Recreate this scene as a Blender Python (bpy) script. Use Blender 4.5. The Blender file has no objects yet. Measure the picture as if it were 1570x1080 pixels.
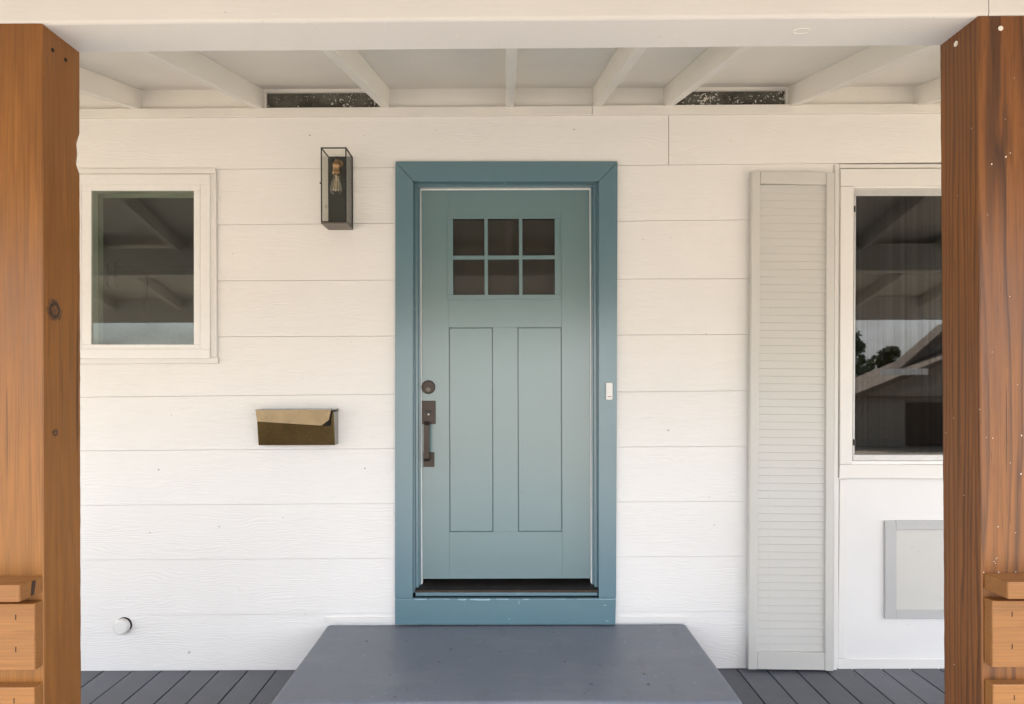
import bpy, bmesh, math, random
from mathutils import Vector, Matrix
random.seed(7)
R = math.radians
SC = bpy.context.scene
COL = SC.collection

# ------------------------------------------------------------------ camera, sky, sun, exposure
CAM_Y, CAM_Z, F = -3.5, 1.505, 1025.0          # metres; focal length in photo pixels (photo 1570 wide)
PX0, PY0, ROLL = 777.0, 585.0, 0.003            # principal point and roll measured in the photo
cs, sn = math.cos(ROLL), math.sin(ROLL)
cam_d = bpy.data.cameras.new('camera')
cam = bpy.data.objects.new('camera', cam_d); COL.objects.link(cam)
cam.matrix_world = Matrix(((cs, sn, 0, 0), (0, 0, -1, CAM_Y), (-sn, cs, 0, CAM_Z), (0, 0, 0, 1)))
cam_d.sensor_width = 36.0
cam_d.lens = 36.0 * F / 1570.0
cam_d.shift_x = (785 - PX0) / 1570.0
cam_d.shift_y = (PY0 - 540) / 1570.0
cam_d.clip_start = 0.05
cam_d.clip_end = 2000
SC.camera = cam

SUN_EL, SUN_AZ = 62.0, 158.0                    # azimuth clockwise from +Y
W = bpy.data.worlds.new('World'); SC.world = W; W.use_nodes = True
nt = W.node_tree; nt.nodes.clear()
sky = nt.nodes.new('ShaderNodeTexSky'); sky.sky_type = 'NISHITA'; sky.sun_disc = False
sky.sun_elevation = R(SUN_EL); sky.sun_rotation = R(SUN_AZ); sky.dust_density = 4.0; sky.air_density = 0.85; sky.ozone_density = 0.5
bg = nt.nodes.new('ShaderNodeBackground'); bg.inputs['Strength'].default_value = 0.13
wo = nt.nodes.new('ShaderNodeOutputWorld')
# broken white cloud over the whole sky
wtc = nt.nodes.new('ShaderNodeTexCoord'); wmp = nt.nodes.new('ShaderNodeMapping'); wmp.inputs['Scale'].default_value = (1.0, 1.0, 2.6)
wn = nt.nodes.new('ShaderNodeTexNoise'); wn.inputs['Scale'].default_value = 2.6; wn.inputs['Detail'].default_value = 7; wn.inputs['Roughness'].default_value = 0.55
wr_ = nt.nodes.new('ShaderNodeValToRGB'); wr_.color_ramp.elements[0].position = 0.40; wr_.color_ramp.elements[1].position = 0.66
wr_.color_ramp.elements[1].color = (0.85, 0.85, 0.85, 1); wr_.color_ramp.elements[0].color = (0.05, 0.05, 0.05, 1)
bc = nt.nodes.new('ShaderNodeBackground'); bc.inputs['Color'].default_value = (0.91, 0.95, 1.0, 1); bc.inputs['Strength'].default_value = 1.0
wm = nt.nodes.new('ShaderNodeMixShader')
nt.links.new(wtc.outputs['Generated'], wmp.inputs[0]); nt.links.new(wmp.outputs[0], wn.inputs['Vector']); nt.links.new(wn.outputs['Fac'], wr_.inputs[0])
nt.links.new(sky.outputs[0], bg.inputs[0]); nt.links.new(wr_.outputs[0], wm.inputs[0]); nt.links.new(bg.outputs[0], wm.inputs[1])
nt.links.new(bc.outputs[0], wm.inputs[2]); nt.links.new(wm.outputs[0], wo.inputs[0])
sl = bpy.data.lights.new('sun', 'SUN'); sl.energy = 4.5; sl.angle = R(0.5); sl.color = (1.0, 0.965, 0.91)
so = bpy.data.objects.new('sun', sl); COL.objects.link(so)
so.location = (0, -20, 30)
sd = Vector((math.cos(R(SUN_EL)) * math.sin(R(SUN_AZ)), math.cos(R(SUN_EL)) * math.cos(R(SUN_AZ)), math.sin(R(SUN_EL))))
so.rotation_euler = sd.to_track_quat('Z', 'Y').to_euler()
SC.view_settings.view_transform = 'Standard'; SC.view_settings.look = 'None'
SC.view_settings.gamma = 1.0; SC.view_settings.use_curve_mapping = False
SC.view_settings.exposure = 2.38
SC.cycles.max_bounces = 10; SC.cycles.diffuse_bounces = 6; SC.cycles.glossy_bounces = 5
SC.cycles.transparent_max_bounces = 16
SC.cycles.use_denoising = True

def P(px, py, y):
    """world x, z of the point at depth y that the photo shows at pixel (px, py): used to measure real sizes"""
    d = y - CAM_Y
    u, v = (px - PX0) / F * d, (PY0 - py) / F * d
    return u * cs + v * sn, CAM_Z - u * sn + v * cs

# ------------------------------------------------------------------ node helpers
def newmat(name):
    m = bpy.data.materials.new(name); m.use_nodes = True
    n = m.node_tree.nodes; n.clear()
    out = n.new('ShaderNodeOutputMaterial'); b = n.new('ShaderNodeBsdfPrincipled')
    m.node_tree.links.new(b.outputs[0], out.inputs[0])
    return m, m.node_tree, b, out
def nd(t, typ, **kw):
    n = t.nodes.new(typ)
    for k, v in kw.items():
        if k in n.inputs: n.inputs[k].default_value = v
        else: setattr(n, k, v)
    return n
def coords(t, scale=(1, 1, 1), kind='Object'):
    tc = nd(t, 'ShaderNodeTexCoord'); mp = nd(t, 'ShaderNodeMapping'); mp.inputs['Scale'].default_value = scale
    t.links.new(tc.outputs[kind], mp.inputs[0]); return mp.outputs[0]
def noise(t, vec, scale, detail=3.0, rough=0.55):
    n = nd(t, 'ShaderNodeTexNoise', Scale=scale, Detail=detail, Roughness=rough)
    t.links.new(vec, n.inputs['Vector']); return n.outputs['Fac']
def ramp(t, fac, stops):
    r = nd(t, 'ShaderNodeValToRGB'); e = r.color_ramp.elements
    while len(e) < len(stops): e.new(0.5)
    for el, (p, c) in zip(e, stops): el.position = p; el.color = (*c, 1) if len(c) == 3 else c
    t.links.new(fac, r.inputs[0]); return r.outputs[0]
def g(v): return (v, v, v)
def mixc(t, fac, a, b, mode='MIX'):
    m = nd(t, 'ShaderNodeMix', data_type='RGBA', blend_type=mode)
    for s, v in ((0, fac), (6, a), (7, b)):
        if isinstance(v, (int, float)): m.inputs[s].default_value = v
        elif isinstance(v, tuple): m.inputs[s].default_value = (*v, 1)
        else: t.links.new(v, m.inputs[s])
    return m.outputs[2]
def math_(t, op, a, b=0.0):
    m = nd(t, 'ShaderNodeMath', operation=op)
    for i, v in enumerate((a, b)):
        if isinstance(v, (int, float)): m.inputs[i].default_value = v
        else: t.links.new(v, m.inputs[i])
    return m.outputs[0]
def bump(t, b, h, strength, dist):
    n = nd(t, 'ShaderNodeBump', Strength=strength, Distance=dist)
    t.links.new(h, n.inputs['Height']); t.links.new(n.outputs[0], b.inputs['Normal'])
def vary(t, fac, lo, hi):
    return ramp(t, fac, ((0.3, g(lo)), (0.7, g(hi))))

# ------------------------------------------------------------------ materials
M = {}
def paint(name, col, rough=0.5, spec=0.5, grain=0.0, brush=0.15, dirt=0.06, flat=True, nicks=0.0):
    """brushed house paint: faint tone drift, brush strokes, small dents and specks"""
    m, t, b, o = newmat(name)
    v = coords(t)
    big = noise(t, v, 1.7, 4)
    c = mixc(t, 1.0, col, vary(t, big, 1 - dirt, 1.0), 'MULTIPLY')
    speck = noise(t, v, 55, 2)
    c = mixc(t, ramp(t, speck, ((0.74, g(0)), (0.78, g(1)))), c, tuple(x * 0.72 for x in col))
    if nicks:
        nk = noise(t, coords(t, (60, 60, 22)), 1.0, 2)
        c = mixc(t, ramp(t, nk, ((0.735, g(0)), (0.75, g(nicks)))), c, tuple(min(0.8, x * 2.6) for x in col))
    t.links.new(c, b.inputs['Base Color'])
    b.inputs['Roughness'].default_value = rough; b.inputs['Specular IOR Level'].default_value = spec
    st = noise(t, coords(t, (6, 6, 90) if not flat else (90, 90, 7)), 1.0, 3)
    hh = math_(t, 'ADD', math_(t, 'MULTIPLY', st, 0.5), math_(t, 'MULTIPLY', noise(t, v, 24, 3), 0.5))
    bump(t, b, hh, brush, 0.004)
    M[name] = m; return m
paint('white_trim', (0.80, 0.785, 0.755), 0.45)
paint('beam_paint', (0.70, 0.685, 0.66), 0.5, brush=0.35, flat=False)
paint('roof_paint', (0.80, 0.78, 0.735), 0.55, brush=0.2, dirt=0.09)
paint('shutter_paint', (0.61, 0.60, 0.565), 0.45, brush=0.08)
paint('panel_paint', (0.80, 0.79, 0.775), 0.5, brush=0.2, flat=False)
paint('grey_panel', (0.50, 0.50, 0.495), 0.5, brush=0.25, flat=False)
paint('door_paint', (0.106, 0.197, 0.210), 0.30, spec=0.5, brush=0.05, dirt=0.04)
paint('casing_paint', (0.083, 0.183, 0.226), 0.34, spec=0.6, brush=0.28, dirt=0.10, nicks=0.5)
for k_, w_, q_ in (('door_paint', 0.9, 0.27), ('casing_paint', 0.7, 0.26)):
    b_ = next(n for n in M[k_].node_tree.nodes if n.type == 'BSDF_PRINCIPLED')
    b_.inputs['Coat Weight'].default_value = w_; b_.inputs['Coat Roughness'].default_value = q_; b_.inputs['Coat IOR'].default_value = 1.85
paint('pale_strip', (0.85, 0.86, 0.84), 0.4)

def siding():
    m, t, b, o = newmat('siding_paint')
    v = coords(t)
    big = noise(t, v, 1.1, 4)
    col = mixc(t, 1.0, (0.85, 0.835, 0.81), vary(t, big, 0.955, 1.0), 'MULTIPLY')
    nick = noise(t, v, 26, 1)
    col = mixc(t, ramp(t, nick, ((0.80, g(0)), (0.82, g(1)))), col, (0.55, 0.53, 0.5))
    t.links.new(col, b.inputs['Base Color']); b.inputs['Roughness'].default_value = 0.5
    # embossed cedar grain: long wavy lines along x
    dist = noise(t, coords(t, (1.6, 1, 5.0)), 1.6, 2)
    sx = nd(t, 'ShaderNodeSeparateXYZ'); t.links.new(v, sx.inputs[0])
    ph = math_(t, 'ADD', math_(t, 'MULTIPLY', sx.outputs[2], 430.0), math_(t, 'MULTIPLY', dist, 58.0))
    ln = math_(t, 'SINE', ph)
    fine = noise(t, coords(t, (9, 9, 190)), 1.0, 3)
    mask = vary(t, noise(t, coords(t, (2.2, 2, 6)), 1.3, 2), 0.25, 1.0)
    h = math_(t, 'ADD', math_(t, 'MULTIPLY', math_(t, 'MULTIPLY', ln, 0.25), mask), fine)
    bump(t, b, h, 0.38, 0.0045)
    M['siding'] = m
siding()

def wood(name, light, dark, ring=95.0, line=0.5, off=(0.3, 0.4), rough=0.42, axis='Z', sheen=0.5, tilt=0.0, wobble=3.2):
    m, t, b, o = newmat(name)
    st = {'Z': (1, 1, 0.06), 'X': (0.06, 1, 1)}[axis]
    tc = nd(t, 'ShaderNodeTexCoord'); mp = nd(t, 'ShaderNodeMapping')
    mp.inputs['Scale'].default_value = st
    t.links.new(tc.outputs['Object'], mp.inputs[0]); v = mp.outputs[0]
    sx = nd(t, 'ShaderNodeSeparateXYZ'); t.links.new(v, sx.inputs[0])
    ia, ib = (0, 1) if axis == 'Z' else (1, 2)
    a = math_(t, 'ADD', math_(t, 'ADD', sx.outputs[ia], math_(t, 'MULTIPLY', sx.outputs[2 if axis == 'Z' else 0], tilt)), off[0]); c = math_(t, 'ADD', sx.outputs[ib], off[1])
    r = math_(t, 'SQRT', math_(t, 'ADD', math_(t, 'MULTIPLY', a, a), math_(t, 'MULTIPLY', c, c)))
    wob = math_(t, 'ADD', noise(t, v, 7.0, 2), math_(t, 'MULTIPLY', noise(t, v, 30.0, 2), 0.35))
    ph = math_(t, 'ADD', math_(t, 'MULTIPLY', r, ring), math_(t, 'MULTIPLY', wob, wobble))
    saw = math_(t, 'FRACT', ph)
    band = ramp(t, saw, ((0.0, g(0)), (0.40, g(0.10)), (0.82, g(1)), (1.0, g(0))))
    fine = noise(t, coords(t, tuple((260 if s == 1 else 5) for s in st)), 1.0, 3)
    patch = noise(t, coords(t, tuple((5 if s == 1 else 1.4) for s in st)), 1.0, 3)
    base = mixc(t, vary(t, patch, 0, 1), light, tuple(x * k for x, k in zip(light, (0.72, 0.66, 0.6))))
    band = math_(t, 'MULTIPLY', band, vary(t, noise(t, v, 16.0, 2), 0.45, 1.0))
    base = mixc(t, math_(t, 'MULTIPLY', band, line), base, dark)
    base = mixc(t, 1.0, base, vary(t, fine, 0.74, 1.14), 'MULTIPLY')
    pore = noise(t, coords(t, tuple((620 if s == 1 else 16) for s in st)), 1.0, 2)
    base = mixc(t, ramp(t, pore, ((0.62, g(0)), (0.72, g(0.55)))), base, dark)
    chk = noise(t, coords(t, tuple((115 if s == 1 else 1.1) for s in st)), 1.0, 1)
    base = mixc(t, ramp(t, chk, ((0.725, g(0)), (0.74, g(0.85)))), base, tuple(x * 0.35 for x in dark))
    t.links.new(base, b.inputs['Base Color'])
    t.links.new(vary(t, fine, rough - 0.06, rough + 0.14), b.inputs['Roughness'])
    b.inputs['Specular IOR Level'].default_value = sheen
    h = math_(t, 'ADD', math_(t, 'MULTIPLY', band, -0.4), math_(t, 'MULTIPLY', fine, 0.6))
    bump(t, b, h, 0.2, 0.001)
    M[name] = m
wood('post_wood', (0.275, 0.110, 0.019), (0.150, 0.052, 0.009), 45, 0.4, (0.5, 2.4), rough=0.38, sheen=0.5, tilt=0.4, wobble=5.0)
wood('grain_wood', (0.230, 0.086, 0.019), (0.036, 0.012, 0.006), 66, 0.9, (0.62, 2.3), rough=0.38, sheen=0.5, tilt=0.35, wobble=4.6)
wood('rail_wood', (0.315, 0.135, 0.032), (0.17, 0.065, 0.015), 120, 0.55, (2.0, -0.75), axis='X')

def plain(name, col, rough=0.5, metal=0.0, spec=0.5, var=0.12, nscale=40, bstr=0.0):
    m, t, b, o = newmat(name)
    n = noise(t, coords(t), nscale, 3)
    t.links.new(mixc(t, 1.0, col, vary(t, n, 1 - var, 1 + var), 'MULTIPLY'), b.inputs['Base Color'])
    b.inputs['Roughness'].default_value = rough; b.inputs['Metallic'].default_value = metal
    b.inputs['Specular IOR Level'].default_value = spec
    if bstr: bump(t, b, n, bstr, 0.002)
    M[name] = m; return m
plain('black_metal', (0.014, 0.014, 0.015), 0.4)
plain('bronze', (0.060, 0.046, 0.038), 0.42, 0.6, nscale=300, var=0.25)
plain('lantern_bronze', (0.17, 0.15, 0.125), 0.4, 0.7)
plain('dark_plate', (0.030, 0.034, 0.030), 0.5)
plain('brass', (0.42, 0.27, 0.15), 0.38, 0.85)
plain('filament', (0.75, 0.62, 0.40), 0.4)
plain('white_plastic', (0.82, 0.82, 0.80), 0.35, var=0.02)
plain('red_print', (0.35, 0.10, 0.09), 0.5)
plain('black_hole', (0.006, 0.006, 0.006), 0.9)
plain('rubber', (0.012, 0.010, 0.009), 0.35, var=0.4)
plain('worn_blue', (0.30, 0.44, 0.50), 0.5)
plain('bare_wood', (0.035, 0.02, 0.010), 0.6, var=0.5, nscale=60)
plain('knot_dark', (0.035, 0.016, 0.007), 0.55, var=0.6, nscale=120, bstr=0.6)
plain('knot_mid', (0.13, 0.055, 0.018), 0.5, var=0.4, nscale=90, bstr=0.4)
plain('paint_drop', (0.78, 0.74, 0.66), 0.5)
plain('vinyl', (0.82, 0.81, 0.785), 0.32, var=0.02)
plain('aluminium', (0.55, 0.55, 0.545), 0.4, 0.3, var=0.05)
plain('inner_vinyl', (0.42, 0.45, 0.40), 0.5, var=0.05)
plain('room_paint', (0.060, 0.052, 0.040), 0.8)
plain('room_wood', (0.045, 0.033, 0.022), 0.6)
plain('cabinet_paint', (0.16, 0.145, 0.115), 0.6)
plain('roofing', (0.15, 0.115, 0.085), 0.85, var=0.35, nscale=9)
plain('stucco', (0.30, 0.26, 0.21), 0.85, nscale=6)
plain('bark', (0.09, 0.065, 0.045), 0.9, var=0.4, nscale=14, bstr=0.6)
plain('leaf', (0.055, 0.085, 0.025), 0.6, var=0.5, nscale=1.2)
plain('leaf_olive', (0.085, 0.09, 0.035), 0.6, var=0.5, nscale=1.2)

def deck_mat():
    m, t, b, o = newmat('deck_board')
    oi = nd(t, 'ShaderNodeObjectInfo')
    fine = noise(t, coords(t, (140, 3.5, 60)), 1.0, 3)
    big = noise(t, coords(t), 3.0, 4)
    c = mixc(t, 1.0, (0.108, 0.116, 0.134), vary(t, fine, 0.86, 1.12), 'MULTIPLY')
    c = mixc(t, 1.0, c, vary(t, big, 0.80, 1.10), 'MULTIPLY')
    c = mixc(t, 1.0, c, ramp(t, oi.outputs['Random'], ((0, g(0.82)), (1, g(1.12)))), 'MULTIPLY')
    t.links.new(c, b.inputs['Base Color']); b.inputs['Roughness'].default_value = 0.55
    bump(t, b, fine, 0.15, 0.002); M['deck'] = m
deck_mat()
def step_mat():
    m, t, b, o = newmat('step_paint')
    v = coords(t)
    big = noise(t, v, 3.2, 6, 0.68); scuff = noise(t, coords(t, (14, 5, 5)), 1.0, 5, 0.7); dots = noise(t, v, 34, 1)
    c = mixc(t, 1.0, (0.155, 0.172, 0.212), vary(t, big, 0.80, 1.08), 'MULTIPLY')
    c = mixc(t, ramp(t, scuff, ((0.56, g(0)), (0.74, g(0.55)))), c, (0.105, 0.110, 0.125))
    c = mixc(t, ramp(t, dots, ((0.74, g(0)), (0.77, g(0.45)))), c, (0.33, 0.34, 0.36))
    c = mixc(t, ramp(t, noise(t, v, 21, 1), ((0.745, g(0)), (0.76, g(0.75)))), c, (0.045, 0.035, 0.035))
    scr = noise(t, coords(t, (75, 9, 9)), 1.0, 2)
    c = mixc(t, ramp(t, scr, ((0.72, g(0)), (0.75, g(0.5)))), c, (0.07, 0.06, 0.055))
    dust = noise(t, coords(t, (3, 7, 3)), 1.0, 6, 0.75)
    c = mixc(t, ramp(t, dust, ((0.50, g(0)), (0.72, g(0.28)))), c, (0.27, 0.27, 0.28))
    t.links.new(c, b.inputs['Base Color'])
    t.links.new(vary(t, big, 0.34, 0.5), b.inputs['Roughness'])
    bump(t, b, noise(t, v, 40, 4), 0.12, 0.004); M['step'] = m
step_mat()
def mesh_mat():
    m, t, b, o = newmat('vent_screen')
    v = coords(t)
    sxv = nd(t, 'ShaderNodeSeparateXYZ'); t.links.new(v, sxv.inputs[0])
    pt = ramp(t, math_(t, 'ADD', math_(t, 'MULTIPLY', noise(t, v, 85, 3, 0.6), 0.75), math_(t, 'ADD', math_(t, 'MULTIPLY', noise(t, v, 5.5, 2), 0.4), math_(t, 'MULTIPLY', sxv.outputs[0], 0.028))),
              ((0.66, g(0)), (0.675, g(1))))
    weave = noise(t, coords(t, (520, 1, 520)), 1.0, 1)
    c = mixc(t, 1.0, (0.075, 0.072, 0.060), vary(t, noise(t, v, 12, 3), 0.45, 1.6), 'MULTIPLY')
    c = mixc(t, 1.0, c, vary(t, weave, 0.5, 1.5), 'MULTIPLY')
    t.links.new(mixc(t, pt, c, (0.62, 0.60, 0.55)), b.inputs['Base Color']); b.inputs['Roughness'].default_value = 0.8
    M['vent_screen'] = m
mesh_mat()
def hammered(name, col, sparkle, metal, sp=0.6, bs=0.35):
    m, t, b, o = newmat(name)
    v = coords(t)
    n = noise(t, v, 210, 2); bl = noise(t, v, 9, 3)
    c = mixc(t, ramp(t, n, ((0.30, g(0)), (0.75, g(1)))), tuple(x * sp for x in col), sparkle)
    t.links.new(mixc(t, 1.0, c, vary(t, bl, 0.75, 1.1), 'MULTIPLY'), b.inputs['Base Color'])
    b.inputs['Metallic'].default_value = metal; b.inputs['Roughness'].default_value = 0.24
    bump(t, b, n, bs, 0.002); M[name] = m
hammered('mail_body', (0.15, 0.115, 0.052), (0.22, 0.165, 0.075), 0.9, 0.5)
hammered('mail_lid', (0.30, 0.225, 0.13), (0.33, 0.25, 0.15), 0.55, 0.9, 0.1)
plain('mail_side', (0.30, 0.29, 0.27), 0.4, 0.5)

def glass(name, tint, ior, rough=0.0, gain=1.0, streak=0.0):
    """thin window glass: fresnel reflection over a see-through tint"""
    m, t, b, o = newmat(name); t.nodes.remove(b)
    tr = nd(t, 'ShaderNodeBsdfTransparent'); tr.inputs[0].default_value = (*tint, 1)
    gl = nd(t, 'ShaderNodeBsdfGlossy', Roughness=rough)
    geo = nd(t, 'ShaderNodeNewGeometry'); dp = nd(t, 'ShaderNodeVectorMath', operation='DOT_PRODUCT')
    t.links.new(geo.outputs['Normal'], dp.inputs[0]); t.links.new(geo.outputs['Incoming'], dp.inputs[1])
    f0 = ((ior - 1) / (ior + 1)) ** 2
    sch = math_(t, 'POWER', math_(t, 'SUBTRACT', 1.0, math_(t, 'ABSOLUTE', dp.outputs['Value'])), 5.0)
    fr_ = math_(t, 'ADD', math_(t, 'MULTIPLY', sch, 1 - f0), f0)
    mx = nd(t, 'ShaderNodeMixShader')
    f = math_(t, 'MULTIPLY', fr_, gain)
    if streak:
        f = math_(t, 'MULTIPLY', f, vary(t, noise(t, coords(t, (70, 1, 0.35)), 1.0, 3), 1 - streak, 1 + streak * 0.3))
    t.links.new(f, mx.inputs[0]); t.links.new(tr.outputs[0], mx.inputs[1]); t.links.new(gl.outputs[0], mx.inputs[2])
    t.links.new(mx.outputs[0], o.inputs[0]); M[name] = m
glass('window_glass', (0.80, 0.84, 0.78), 1.85, rough=0.018)
glass('screen_glass', (0.50, 0.50, 0.47), 1.85, rough=0.018, streak=0.3)
glass('door_glass', (0.75, 0.74, 0.70), 1.62, rough=0.06)
glass('lantern_glass', (0.96, 0.96, 0.94), 1.5, gain=0.45)
glass('side_glass', (0.92, 0.91, 0.88), 1.5, gain=0.7)
glass('bulb_glass', (0.92, 0.90, 0.86), 1.75, gain=1.5)

def ground_mat():
    m, t, b, o = newmat('ground_soil')
    v = coords(t)
    c = ramp(t, noise(t, v, 0.35, 5), ((0.35, (0.200, 0.168, 0.126)), (0.65, (0.268, 0.226, 0.172))))
    c = mixc(t, 1.0, c, vary(t, noise(t, v, 14, 4), 0.8, 1.15), 'MULTIPLY')
    t.links.new(c, b.inputs['Base Color']); b.inputs['Roughness'].default_value = 0.95
    bump(t, b, noise(t, v, 30, 4), 0.4, 0.02); M['ground'] = m
ground_mat()

# ------------------------------------------------------------------ mesh helpers
class MB:
    def __init__(s): s.v = []; s.f = []
    def poly(s, vs, fs):
        n = len(s.v); s.v += [tuple(p) for p in vs]; s.f += [tuple(n + i for i in f) for f in fs]; return s
    def box(s, x0, x1, y0, y1, z0, z1):
        return s.poly([(x, y, z) for z in (z0, z1) for (x, y) in ((x0, y0), (x1, y0), (x1, y1), (x0, y1))],
                      [(0, 3, 2, 1), (4, 5, 6, 7), (0, 1, 5, 4), (1, 2, 6, 5), (2, 3, 7, 6), (3, 0, 4, 7)])
    def prism(s, xz, yf, yb):
        """outline in x, z (clockwise seen from the front) extruded from yf back to yb"""
        n = len(xz); yf_ = yf if isinstance(yf, (list, tuple)) else [yf] * n
        vs = [(x, y, z) for (x, z), y in zip(xz, yf_)] + [(x, yb, z) for x, z in xz]
        fs = [tuple(reversed(range(n))), tuple(range(n, 2 * n))]
        fs += [(i, (i + 1) % n, n + (i + 1) % n, n + i) for i in range(n)]
        return s.poly(vs, fs)
    def px(s, pts, yf, yb, at=None):
        return s.prism([P(a, b, yf if at is None else at) for a, b in pts], yf, yb)
    def pxr(s, x0, y0, x1, y1, yf, yb):
        return s.px([(x0, y0), (x1, y0), (x1, y1), (x0, y1)], yf, yb)
    def tube(s, pts, r, n=8, cap=True):
        pts = [Vector(p) for p in pts]; rs = r if isinstance(r, (list, tuple)) else [r] * len(pts)
        base = len(s.v); vs = []; fs = []
        for i, p in enumerate(pts):
            d = (pts[min(i + 1, len(pts) - 1)] - pts[max(i - 1, 0)]).normalized()
            a = d.cross(Vector((0, 0, 1)) if abs(d.z) < 0.9 else Vector((1, 0, 0))).normalized(); c = d.cross(a)
            vs += [p + (a * math.cos(2 * math.pi * k / n) + c * math.sin(2 * math.pi * k / n)) * rs[i] for k in range(n)]
        for i in range(len(pts) - 1):
            fs += [(i * n + k, i * n + (k + 1) % n, (i + 1) * n + (k + 1) % n, (i + 1) * n + k) for k in range(n)]
        if cap: fs += [tuple(reversed(range(n))), tuple(range((len(pts) - 1) * n, len(pts) * n))]
        return s.poly(vs, fs)
    def lathe(s, prof, c, axis='z', n=24):
        """profile of (radius, height) turned round an axis through c"""
        c = Vector(c); vs = []; fs = []
        for r, h in prof:
            for k in range(n):
                a = 2 * math.pi * k / n; u, w = r * math.cos(a), r * math.sin(a)
                vs.append(c + (Vector((u, w, h)) if axis == 'z' else Vector((u, -h, w))))
        for i in range(len(prof) - 1):
            fs += [(i * n + k, i * n + (k + 1) % n, (i + 1) * n + (k + 1) % n, (i + 1) * n + k) for k in range(n)]
        fs += [tuple(reversed(range(n))), tuple(range((len(prof) - 1) * n, len(prof) * n))]
        return s.poly(vs, fs)
    def build(s, name, mat, parent=None, bevel=0.0, smooth=False, seg=2):
        off = Vector(root_loc(parent)) if parent else Vector((0, 0, 0))
        me = bpy.data.meshes.new(name)
        me.from_pydata([tuple(Vector(v) - off) for v in s.v], [], s.f)
        bm = bmesh.new(); bm.from_mesh(me); bmesh.ops.recalc_face_normals(bm, faces=bm.faces); bm.to_mesh(me); bm.free()
        if smooth:
            for p in me.polygons: p.use_smooth = True
        me.materials.append(M[mat] if isinstance(mat, str) else mat)
        o = bpy.data.objects.new(name, me); COL.objects.link(o)
        if parent: o.parent = parent
        if bevel:
            b = o.modifiers.new('bevel', 'BEVEL'); b.width = bevel; b.segments = seg; b.limit_method = 'ANGLE'; b.angle_limit = R(40)
        return o
def root_loc(o):
    l = Vector((0, 0, 0))
    while o: l += o.location; o = o.parent
    return l
def tag(o, label=None, cat=None, group=None, kind=None):
    for k, v in (('label', label), ('category', cat), ('group', group), ('kind', kind)):
        if v: o[k] = v
    return o
def thing(name, loc, label, cat, group=None):
    o = bpy.data.objects.new(name, None); COL.objects.link(o); o.location = loc; o.empty_display_size = 0.1
    return tag(o, label, cat, group)
def structure(o): o['kind'] = 'structure'; return o

# ------------------------------------------------------------------ ground beyond the porch
def ground_z(y): return -0.40 if y > -5 else (-0.40 - 1.5 * min(1, (-5 - y) / 22.0))
mb = MB()
ys = [700, 60, 6, -5, -8, -12, -17, -22, -27, -60, -200, -900]; xs = [-900, -200, -60, -20, 0, 20, 60, 200, 900]
vs = [(x, y, ground_z(y)) for y in ys for x in xs]
n = len(xs)
mb.poly(vs, [(j * n + i, j * n + i + 1, (j + 1) * n + i + 1, (j + 1) * n + i) for j in range(len(ys) - 1) for i in range(n - 1)])
structure(mb.build('ground', 'ground'))

mb = MB(); pv = [(x, y, ground_z(y) + 0.006) for y in (-2.06, -5, -8, -12, -16) for x in (-1.7, 1.7)]
mb.poly(pv, [(2 * j, 2 * j + 1, 2 * j + 3, 2 * j + 2) for j in range(4)])
plain('strip_dark', (0.085, 0.088, 0.095), 0.85, var=0.25, nscale=9, bstr=0.3)
structure(mb.build('dark_ground_strip', 'strip_dark'))  # unseen dark strip, added to darken the ground reflected in the lower door

# ------------------------------------------------------------------ porch deck
XL, XR = P(-900, 600, 0)[0], P(2300, 600, 0)[0]
DECK_F = -2.02
deck = structure(bpy.data.objects.new('porch_deck', None)); COL.objects.link(deck)
mb = MB().box(XL, XR, DECK_F + 0.03, 0.02, -0.17, -0.03)
mb.build('deck_gap_black', 'black_hole', deck)  # solid black bed, painted as the shade in the gaps between boards
bw = 44.0 / 292.86
x0 = P(161, 1024, 0)[0]
pitch = bw; gap = 0.0075
bme = None
k0 = math.ceil((-3.3 - x0) / pitch); k1 = math.floor((3.4 - x0) / pitch)
for k in range(k0, k1 + 1):
    if bme is None:
        b = MB().box(gap / 2, pitch - gap / 2, DECK_F, 0.012, -0.026, 0.0).build('deck_board', 'deck', deck, 0.0025); bme = b
    else:
        b = bme.copy(); COL.objects.link(b); b.parent = deck
    b.location = (x0 + k * pitch, random.uniform(-0.004, 0.0), random.uniform(-0.0008, 0.0008))
mb = MB()
for i in range(46):
    k = random.randint(k0 + 3, k1 - 3)
    mb.lathe([(0.0001, 0.0004), (0.004, 0.0004), (0.004, -0.002)], (x0 + (k + random.choice((0.16, 0.84))) * pitch, random.choice((-0.09, -0.5, -0.91, -1.32)), 0.0006), n=8)
tag(mb.build('deck_screw', 'black_metal', deck), kind='stuff')
MB().box(XL, XR, DECK_F - 0.022, DECK_F - 0.004, -0.30, -0.005).build('deck_skirt', 'deck', deck)

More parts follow.
